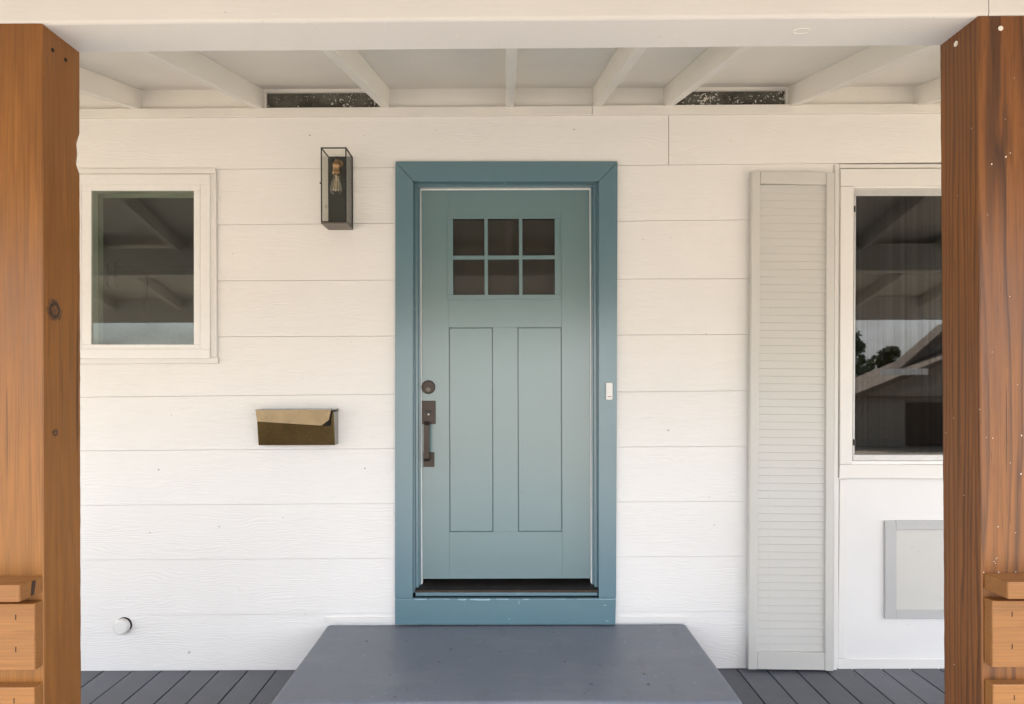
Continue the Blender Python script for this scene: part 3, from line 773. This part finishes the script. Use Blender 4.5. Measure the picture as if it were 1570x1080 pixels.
gxx = pxx(655.6); w_ = 0.0145
mb = MB(); ya_ = YD - 0.060
prof = [(YD - 0.0122, pz(646)), (YD - 0.045, pz(646)), (ya_, pz(651)), (ya_ - 0.004, pz(676)), (ya_, pz(701)), (YD - 0.045, pz(706)), (YD - 0.0122, pz(706))]
inn = [(YD - 0.0122, pz(652)), (YD - 0.040, pz(652)), (ya_ + 0.014, pz(656)), (ya_ + 0.012, pz(676)), (ya_ + 0.014, pz(697)), (YD - 0.040, pz(700)), (YD - 0.0122, pz(700))]
n = len(prof)
vs = [(gxx + s * w_, y, z) for s in (-1, 1) for (y, z) in prof + inn]
fs = []
for i in range(n - 1):
    a, b_, c, d = i, i + 1, n + i + 1, n + i
    fs += [(a, b_, c, d), (2 * n + d, 2 * n + c, 2 * n + b_, 2 * n + a), (a, 2 * n + a, 2 * n + b_, b_), (d, c, 2 * n + c, 2 * n + d)]
fs += [(0, n, 3 * n, 2 * n), (n - 1, 3 * n - 1, 4 * n - 1, 2 * n - 1)]
mb.poly(vs, fs); mb.build('grip', 'bronze', hs, 0.003)

# ------------------------------------------------------------------ doorbell
db_ = thing('doorbell', (P(934.5, 600, YC)[0], YC, P(934.5, 600, YC)[1]), 'small white doorbell button on the blue green door casing', 'doorbell')
MB().pxr(929.3, 587, 939.3, 613.3, YC - 0.016, YC - 0.0003).build('bell_body', 'white_plastic', db_, 0.004, seg=3)
x, z = P(934.4, 599, YC - 0.016)
MB().lathe([(0.0125, 0.0), (0.012, 0.0018), (0.0108, 0.0018), (0.0105, 0.0008), (0.009, 0.0022), (0.0001, 0.0026)], (x, YC - 0.0158, z), 'y', 24).build('button', 'white_plastic', db_)
MB().pxr(932, 608, 937.2, 609, YC - 0.0166, YC - 0.0155).build('printed_mark', 'red_print', db_)

# ------------------------------------------------------------------ wall lantern
YL = -0.157
bx0, bz1 = P(503.5, 241, -0.012); bx1, bz0 = P(541.5, 353, -0.012)
lan = thing('wall_lantern', ((bx0 + bx1) / 2, -0.012, bz0), 'black box wall lantern of clear glass with a filament bulb', 'wall lamp')
MB().box(bx0 + 0.004, bx1 - 0.004, -0.024, -0.0122, bz0 + 0.008, bz1 - 0.006).build('back_plate', 'dark_plate', lan)
MB().box(bx0, bx1, YL, -0.0125, bz0, bz0 + 0.0065).build('bottom_plate', 'lantern_bronze', lan, 0.001)
s_ = 0.0055
fm = MB()
for x in (bx0, bx1 - s_):
    for y in (YL, -0.0185):
        fm.box(x, x + s_, y, y + s_, bz0 + 0.0066, bz1)
for y in (YL, -0.0185):
    fm.box(bx0 + s_ + E_, bx1 - s_ - E_, y, y + s_, bz1 - s_, bz1 - 0.0001); fm.box(bx0 + s_ + E_, bx1 - s_ - E_, y + 0.0002, y + s_, bz0 + 0.0066, bz0 + 0.0066 + s_)
for x in (bx0, bx1 - s_):
    fm.box(x, x + s_ - 0.0002, YL + s_ + E_, -0.0185 - E_, bz1 - s_, bz1 - 0.0002); fm.box(x + 0.0002, x + s_, YL + s_ + E_, -0.0185 - E_, bz0 + 0.0066, bz0 + 0.0066 + s_)
fm.build('lantern_frame', 'black_metal', lan)
MB().box(bx0 + 0.002, bx0 + 0.004, YL + s_, -0.019, bz0 + 0.012, bz1 - s_).build('glass_pane', 'lantern_glass', lan)
MB().box(bx1 - 0.004, bx1 - 0.002, YL + s_, -0.019, bz0 + 0.012, bz1 - s_).build('glass_pane', 'side_glass', lan)
MB().box(bx0 + s_, bx1 - s_, YL + 0.002, YL + 0.004, bz0 + 0.012, bz1 - s_).build('glass_pane', 'lantern_glass', lan)
cxl, cyl_ = (bx0 + bx1) / 2, -0.085
zS = P(515.5, 268, cyl_)[1]
cxl = P(515.5, 268, cyl_)[0]
ztopS = zS + 0.062
MB().tube([(cxl + 0.004, -0.024, ztopS + 0.012), (cxl + 0.002, -0.060, ztopS + 0.016), (cxl, cyl_ + 0.006, ztopS + 0.014), (cxl, cyl_, ztopS + 0.004), (cxl, cyl_, ztopS - 0.006)], 0.0075, 12).build('arm', 'brass', lan, smooth=True)
MB().lathe([(0.017, 0.0), (0.017, 0.005), (0.0001, 0.007)], (cxl + 0.004, -0.0242, ztopS + 0.012), 'y', 20).build('arm_boss', 'brass', lan)
MB().lathe([(0.0001, 0.010), (0.009, 0.010), (0.011, 0.0), (0.017, -0.008), (0.0185, -0.012), (0.0185, -0.020), (0.0165, -0.022), (0.0165, -0.046), (0.0195, -0.049), (0.0195, -0.060), (0.016, -0.062), (0.0001, -0.062)],
           (cxl, cyl_, ztopS), 'z', 24).build('socket', 'brass', lan, smooth=True)
bulb = MB().lathe([(0.0125, 0.0), (0.0135, -0.008), (0.018, -0.025), (0.026, -0.050), (0.031, -0.070), (0.0315, -0.080), (0.028, -0.092), (0.018, -0.102), (0.006, -0.106), (0.0001, -0.107)],
                  (cxl, cyl_, zS), 'z', 28).build('bulb', 'bulb_glass', lan, smooth=True)
fl = MB()
for k in range(4):
    a = k * math.pi / 2 + 0.5; ca, sa = math.cos(a), math.sin(a)
    fl.tube([(cxl + 0.006 * ca, cyl_ + 0.006 * sa, zS - 0.022), (cxl + 0.013 * ca, cyl_ + 0.013 * sa, zS - 0.082)], 0.0012, 6)
fl.tube([(cxl, cyl_, zS), (cxl, cyl_, zS - 0.03)], 0.004, 8)
fl.tube([(cxl - 0.012, cyl_, zS - 0.080), (cxl + 0.012, cyl_, zS - 0.080)], 0.0008, 5)
fl.build('filament', 'filament', bulb)
x, z = P(489, 281, YL); MB().lathe([(0.004, 0), (0.004, 0.004), (0.0001, 0.005)], (bx0 - 0.002, YL + 0.003, z), 'y', 10).build('thumb_screw', 'black_metal', lan)

# ------------------------------------------------------------------ mailbox
YM = -0.098
mx0, mz1 = P(393, 628.5, YM); mx1, mz0 = P(511.5, 683.5, YM)
mail = thing('mailbox', ((mx0 + mx1) / 2, -0.012, mz0), 'bronze hammered metal mailbox with an angled flap lid mounted on the siding', 'mailbox')
zt_m = mz1 - 0.012
MB().poly([(mx0, YM, zt_m), (mx1, YM, zt_m), (mx1, YM + 0.026, mz0), (mx0, YM + 0.026, mz0), (mx0, -0.0122, zt_m), (mx1, -0.0122, zt_m), (mx1, -0.0122, mz0), (mx0, -0.0122, mz0)],
          [(0, 1, 2, 3), (7, 6, 5, 4), (0, 4, 5, 1), (1, 5, 6, 2), (2, 6, 7, 3), (3, 7, 4, 0)]).build('box_body', 'mail_body', mail, 0.003)
MB().poly([(mx1 + 0.0002, YM + 0.004, zt_m), (mx1 + 0.0022, YM + 0.004, zt_m), (mx1 + 0.0022, YM + 0.028, mz0 + 0.002), (mx1 + 0.0002, YM + 0.028, mz0 + 0.002),
           (mx1 + 0.0002, -0.0122, zt_m), (mx1 + 0.0022, -0.0122, zt_m), (mx1 + 0.0022, -0.0122, mz0 + 0.002), (mx1 + 0.0002, -0.0122, mz0 + 0.002)],
          [(0, 1, 2, 3), (7, 6, 5, 4), (0, 4, 5, 1), (1, 5, 6, 2), (2, 6, 7, 3), (3, 7, 4, 0)]).build('side_plate', 'mail_side', mail)
MB().box(mx0 - 0.004, mx1 + 0.005, YM - 0.006, -0.0122, mz1 - 0.0025, mz1 + 0.0015).build('lid_top', 'mail_side', mail, 0.001)
MB().px([(391.8, 629.2), (507.5, 628.6), (504, 644.5), (492.5, 653), (394.2, 646.8)], YM - 0.006, YM - 0.0035).build('lid_flap', 'mail_lid', mail, 0.001)
MB().px([(507.8, 629), (509.3, 629), (505.3, 653.2), (494, 653.4), (504.4, 645.2)], YM - 0.0012, YM - 0.0002).build('lid_gap', 'black_hole', mail)
MB().box(mx1 - 0.004, mx1 + 0.006, -0.03, -0.0123, mz1 - 0.014, mz1 - 0.003).build('hinge', 'mail_side', mail, 0.001)

# ------------------------------------------------------------------ pipe cap low on the wall
pcx, pcz = P(191.5, 957.5, 0)
pipe = thing('pipe_cap', (pcx, 0, pcz), 'white painted round pipe stub poking out low on the siding', 'pipe cap')
MB().lathe([(0.0408, 0.0), (0.0408, 0.0135), (0.0001, 0.0135)], (pcx + 0.0018, 0.0, pcz), 'y', 28).build('wall_hole', 'black_hole', pipe)
MB().lathe([(0.0385, 0.0), (0.0385, 0.034), (0.0365, 0.041), (0.031, 0.045), (0.0001, 0.046)], (pcx - 0.002, -0.001, pcz - 0.002), 'y', 32).build('pipe_stub', 'white_trim', pipe)
ca = MB(); pts = []
for k in range(17):
    a = R(150 + k * 11); pts.append((pcx + 0.0445 * math.cos(a), -0.0115, pcz + 0.0445 * math.sin(a)))
ca.tube(pts, [0.0045 + 0.0015 * math.sin(k * 1.7) for k in range(17)], 8); ca.build('caulk_bead', 'white_trim', pipe, smooth=True)

# ------------------------------------------------------------------ left window
YW = -0.036
def rect_frame(o, i, yf, yb):
    """four mitre-free members between outer rect o and inner rect i, pixel coordinates"""
    (ox0, oy0, ox1, oy1), (ix0, iy0, ix1, iy1) = o, i
    return [[(ox0, oy0), (ox1, oy0), (ox1, iy0), (ox0, iy0)], [(ox0, iy1), (ox1, iy1), (ox1, oy1), (ox0, oy1)],
            [(ox0, iy0 + .1), (ix0, iy0 + .1), (ix0, iy1 - .1), (ox0, iy1 - .1)], [(ix1, iy0 + .1), (ox1, iy0 + .1), (ox1, iy1 - .1), (ix1, iy1 - .1)]]
wl = thing('window', (P(218, 540, 0)[0], 0, P(218, 558, 0)[1]), 'small white framed window with a crank latch beside the knotty post', 'window')
wl['kind'] = 'thing'
tl = [[(98, 259), (330, 258), (331, 266.5), (98, 267)], [(98, 550.5), (333.5, 548), (333.5, 557.5), (98, 558.5)], [(98, 267.2), (107, 267.2), (107, 550.2), (98, 550.4)], [(321, 266.8), (330.8, 266.8), (332, 547.6), (323, 547.9)]]
for q_ in tl: MB().px(q_, -0.026, -0.0125).build('trim_board', 'white_trim', wl, 0.002)
for q_ in rect_frame((107.3, 267.3, 321.5, 550), (124, 283, 307, 536), 0, 0): MB().px(q_, YW, 0.03).build('frame_member', 'vinyl', wl, 0.002)
sash = MB()
for q_ in rect_frame((124.2, 283.2, 306.8, 535.8), (139.5, 292.5, 297, 528.5), 0, 0): sash.px(q_, YW + 0.004, 0.03)
sash.build('sash', 'vinyl', wl, 0.002)
sb = MB().px([(124, 534.6), (309, 534.6), (309, 536.4), (124, 536.4)], YW - 0.004, YW + 0.003).build('drip_edge', 'white_trim', wl)
MB().px([(136, 289), (301, 289), (301, 532), (136, 532)], YW + 0.012, YW + 0.016).build('pane', 'window_glass', wl)
# inner sash seen through the glass
isash = MB()
isash.px([(140, 296), (153, 296), (153, 529), (140, 529)], 0.06, 0.075); isash.px([(153.5, 293), (300, 293), (300, 303), (153.5, 303)], 0.06, 0.075)
isash.px([(150.5, 303), (156, 303), (156, 529), (150.5, 529)], 0.085, 0.1)
isash.build('inner_sash', 'inner_vinyl', wl, 0.002)
lx, lz = P(146, 414, 0.058)
MB().tube([(lx - 0.006, 0.058, lz + 0.040), (lx - 0.003, 0.050, lz + 0.012), (lx + 0.006, 0.046, lz - 0.008), (lx + 0.012, 0.044, lz - 0.030)], [0.007, 0.009, 0.008, 0.005], 8).build('latch', 'vinyl', wl, smooth=True)

# cabinets and shelf inside the dark room
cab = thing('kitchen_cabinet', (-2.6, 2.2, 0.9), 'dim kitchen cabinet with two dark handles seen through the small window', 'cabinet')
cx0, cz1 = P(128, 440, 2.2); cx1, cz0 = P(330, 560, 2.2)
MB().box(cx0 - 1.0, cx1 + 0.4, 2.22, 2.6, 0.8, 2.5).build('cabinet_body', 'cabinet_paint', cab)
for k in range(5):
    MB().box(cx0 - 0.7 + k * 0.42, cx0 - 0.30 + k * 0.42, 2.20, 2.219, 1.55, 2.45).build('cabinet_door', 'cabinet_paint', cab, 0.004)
for px in (164.5, 176.5):
    hx, hz = P(px, 420, 2.17); MB().tube([(hx, 2.198, hz + 0.11), (hx, 2.17, hz + 0.10), (hx, 2.17, hz - 0.10), (hx, 2.198, hz - 0.11)], 0.008, 6).build('handle', 'black_metal', cab)

# ------------------------------------------------------------------ right window with screen
wr = thing('window', (P(1480, 700, 0)[0], 0, P(1480, 733, 0)[1]), 'tall white framed window with insect screen beside the grey shutter', 'window')
wr['kind'] = 'thing'
YR = -0.034
for q_ in ([(1289, 259.5), (1660, 258), (1660, 285), (1309, 285.5), (1309, 285), (1289, 285.4)], [(1288, 712.5), (1660, 713.5), (1660, 735), (1287, 733.5)],
           [(1289, 286), (1309.3, 286), (1307, 712), (1288, 712)], [(1640, 285.6), (1660, 285.6), (1660, 713), (1640, 713)]):
    MB().px(q_, YR, -0.0035).build('frame_member', 'white_trim', wr, 0.002)
MB().px([(1309.5, 285.8), (1639.8, 285.8), (1639.8, 288.8), (1309.5, 288.8)], YR + 0.008, 0.02).build('stop_bead', 'vinyl', wr, 0.001)
MB().px([(1309.5, 289.2), (1639.8, 289.2), (1639.8, 300.5), (1309.5, 300.5)], 0.004, 0.03).build('screen_rail', 'aluminium', wr, 0.002)
MB().px([(1307.5, 697.5), (1639.8, 697.5), (1639.8, 706.8), (1307.5, 706.8)], -0.012, 0.03).build('screen_rail', 'aluminium', wr, 0.002)
MB().px([(1306.8, 707.3), (1639.8, 707.3), (1639.8, 712.2), (1306.8, 712.2)], YR + 0.01, 0.03).build('window_sill', 'vinyl', wr, 0.001)
MB().px([(1309.6, 300.8), (1312.6, 300.8), (1310.2, 697), (1307.6, 697)], 0.0, 0.03).build('screen_stile', 'aluminium', wr, 0.001)
MB().px([(1636.8, 300.8), (1639.6, 300.8), (1639.6, 697), (1636.8, 697)], 0.0, 0.03).build('screen_stile', 'aluminium', wr, 0.001)
for py in (316, 674): MB().pxr(1308.4, py, 1311.8, py + 9, -0.008, -0.001).build('screen_clip', 'black_metal', wr)
MB().px([(1308, 296), (1642, 296), (1642, 702), (1306, 702)], 0.006, 0.010).build('pane', 'screen_glass', wr)

# grey framed panel under it
ap = thing('access_panel', (P(1440, 949, 0)[0], 0, P(1440, 949, 0)[1]), 'light grey framed square panel on the white wall under the tall window', 'panel')
PO, PI = (1357.5, 798.5, 1510, 949), (1374, 812.5, 1494, 936)
for q_ in ([(PI[0] + .2, PO[1]), (PO[2], PO[1]), (PO[2], PI[1]), (PI[0] + .2, PI[1])], [(PI[0] + .2, PI[3]), (PO[2], PI[3]), (PO[2], PO[3]), (PI[0] + .2, PO[3])],
           [(PO[0], PO[1] + .5), (PI[0], PO[1] + .5), (PI[0], PO[3] - .3), (PO[0], PO[3])], [(PI[2], PI[1] + .4), (PO[2], PI[1] + .4), (PO[2], PI[3] - .4), (PI[2], PI[3] - .4)]):
    MB().px(q_, -0.018, -0.0035).build('frame_member', 'grey_panel', ap, 0.0015)
MB().pxr(PI[0], PI[1], PI[2], PI[3], -0.0075, -0.0036).build('panel_sheet', 'shutter_paint', ap)

# ------------------------------------------------------------------ louvered shutter
YS = -0.058
sh = thing('shutter', (P(1214, 1020, YS)[0], YS, 0.01), 'tall light grey louvered shutter standing between siding and window', 'shutter')
def sx(px_top, px_bot, py): return px_top + (px_bot - px_top) * (py - 262) / (1028 - 262.0)
MB().px([(1153.5, 262), (1166, 263), (1161.2, 1027), (1147.5, 1027)], YS, YS + 0.034).build('stile', 'shutter_paint', sh, 0.003)
MB().px([(1267.8, 264), (1280, 265), (1277.8, 1029.5), (1265.2, 1029)], YS, YS + 0.034).build('stile', 'shutter_paint', sh, 0.003)
MB().px([(1166.3, 263.5), (1267.5, 264.2), (1267.3, 283.3), (1166.2, 281.5)], YS + 0.004, YS + 0.032).build('shutter_rail', 'shutter_paint', sh, 0.002)
MB().px([(1161.5, 999.5), (1265.0, 1001.5), (1265.0, 1028), (1161.4, 1026.5)], YS + 0.004, YS + 0.032).build('shutter_rail', 'shutter_paint', sh, 0.002)
MB().px([(1164, 280), (1268, 280), (1266, 1003), (1160, 1003)], YS + 0.033, YS + 0.042).build('shutter_back', 'shutter_paint', sh)
NS = 61
pa, pb = 283.0, 1000.5
slat0 = None
za_, zb2 = P(1214, pa, YS)[1], P(1214, pb, YS)[1]
pit = (za_ - zb2) / NS
xw0, xw1 = P(1166.2, 640, YS)[0], P(1267.6, 640, YS)[0]
tilt_x = (P(1161.5, 1000, YS)[0] - P(1166.2, 283, YS)[0])
tilt_r = (P(1265.2, 1000, YS)[0] - P(1267.6, 283, YS)[0])
xw0, xw1 = P(1163.7, 640, YS)[0], P(1266.5, 640, YS)[0]
for k in range(NS):
    z = za_ - pit * (k + 0.5)
    if slat0 is None:
        w = (xw1 - xw0) / 2 + 0.006; h = pit / 2
        mb = MB()
        # louvre blade: leans outwards at its lower edge
        pr = [(0.0105, -h + 0.0006), (0.0165, -h - 0.003), (0.021, h + 0.004), (0.015, h + 0.0004)]
        vs = [(s * w, y, zz) for s in (-1, 1) for (y, zz) in pr]
        mb.poly(vs, [(0, 1, 2, 3), (7, 6, 5, 4), (0, 4, 5, 1), (1, 5, 6, 2), (2, 6, 7, 3), (3, 7, 4, 0)])
        o = mb.build('slat', 'shutter_paint', None); o.parent = sh; slat0 = o
    else:
        o = slat0.copy(); COL.objects.link(o); o.parent = sh
    f_ = (k + 0.5) / NS
    cx_ = (xw0 + xw1) / 2 + ((tilt_x + tilt_r) / 2) * (f_ - 0.5)
    o.location = (cx_ - sh.location.x, 0.001, z - sh.location.z); o.rotation_euler = (0, R(0.65), 0)

# ------------------------------------------------------------------ the street side (seen in the window reflections)
nh = thing('neighbour_house', (20, -32, -1.9), 'low tan house with a gabled roof across the street', 'house')
gz = -1.9
MB().box(17.9, 31, -33.8, -31, gz, 1.0).build('wall', 'stucco', nh)
def gable(x0_, x1_, y0_, y1_, ze, rise, name, t=0.25, ov=0.5):
    xm = (x0_ + x1_) / 2
    pts = [(x0_ - ov, ze - ov * rise / (xm - x0_)), (xm, ze + rise), (x1_ + ov, ze - ov * rise / (xm - x0_)), (x1_ + ov, ze - ov * rise / (xm - x0_) - t), (xm, ze + rise - t), (x0_ - ov, ze - ov * rise / (xm - x0_) - t)]
    a = MB(); 
    n_ = 6; vs = [(x, y, z) for y in (y1_, y0_) for x, z in pts]
    a.poly(vs, [(0, 1, 4, 5), (1, 2, 3, 4), (6 + 5, 6 + 4, 6 + 1, 6 + 0), (6 + 4, 6 + 3, 6 + 2, 6 + 1)] + [(i, 6 + i, 6 + (i + 1) % 6, (i + 1) % 6) for i in range(6)])
    r_ = a.build(name, 'roofing', nh)
    MB().poly([(x0_, y1_ - 0.6, ze - 0.3), (x1_, y1_ - 0.6, ze - 0.3), (xm, y1_ - 0.6, ze + rise - t - 0.02), (x0_, y1_ - 0.75, ze - 0.3), (x1_, y1_ - 0.75, ze - 0.3), (xm, y1_ - 0.75, ze + rise - t - 0.02)],
              [(0, 1, 2), (5, 4, 3), (0, 3, 4, 1), (1, 4, 5, 2), (2, 5, 3, 0)]).build('gable_wall', 'stucco', nh)
gable(17.9, 31, -34, -30, 1.0, 2.6, 'roof')
gable(21.0, 25.6, -32.6, -31.5, 2.5, 2.0, 'roof')
MB().box(18.7, 21.0, -29.95, -29.8, 1.77, 2.08).build('porch_beam', 'white_trim', nh)  # white bar added for a bright strip in the window reflection, no known beam
gd = MB().box(20.6, 25.4, -30.99, -30.9, -1.85, 0.35).build('garage_door', 'bark', nh)
for k in range(4): MB().box(20.7, 25.3, -30.895, -30.88, -1.8 + k * 0.53, -1.33 + k * 0.53).build('door_panel', 'bark', gd)

def tree(x, y, h, cr, label, lm, seed, dens=2600):
    rnd = random.Random(seed); z0_ = ground_z(y)
    t = thing('tree', (x, y, z0_), label, 'tree', 'trees across the street')
    tr = MB(); tr.tube([(x, y, z0_), (x + 0.1, y, z0_ + h * 0.3), (x - 0.05, y + .1, z0_ + h * 0.6), (x, y, z0_ + h * 0.85)], [0.22, 0.16, 0.1, 0.03], 8)
    cl = []
    for k in range(22):
        a = rnd.uniform(0, 6.28); zz = z0_ + h * rnd.uniform(0.42, 0.97); rad = cr * (1 - abs((zz - z0_) / h - 0.62) * 1.7) * rnd.uniform(0.35, 1.0)
        cl.append((x + rad * math.cos(a), y + rad * math.sin(a), zz, cr * rnd.uniform(0.24, 0.42)))
        if k < 9: tr.tube([(x, y, z0_ + h * 0.35), ((x + cl[-1][0]) / 2, (y + cl[-1][1]) / 2, zz - 0.25 * h * 0.5), cl[-1][:3]], [0.09, 0.06, 0.015], 5)
    tr.build('trunk', 'bark', t, smooth=True)
    c = MB()
    for k in range(dens):
        q = cl[rnd.randrange(len(cl))]
        d = Vector((rnd.gauss(0, 1), rnd.gauss(0, 1), rnd.gauss(0, 0.8))).normalized() * q[3] * rnd.uniform(0.3, 1.0) ** 0.5
        p = Vector(q[:3]) + d; u = Vector((rnd.gauss(0, 1), rnd.gauss(0, 1), rnd.gauss(0, 1))).normalized() * rnd.uniform(0.10, 0.2)
        w = u.orthogonal().normalized() * u.length * 0.55
        c.poly([p - u, p + w, p + u, p - w], [(0, 1, 2, 3)])
    c.build('crown', lm, t)
tree(23.4, -42.5, 6.6, 1.9, 'dense dark green tree near the eave of the neighbouring house', 'leaf', 3)
tree(27.6, -45, 5.7, 1.3, 'olive green tree rising behind the neighbouring roof', 'leaf_olive', 5)
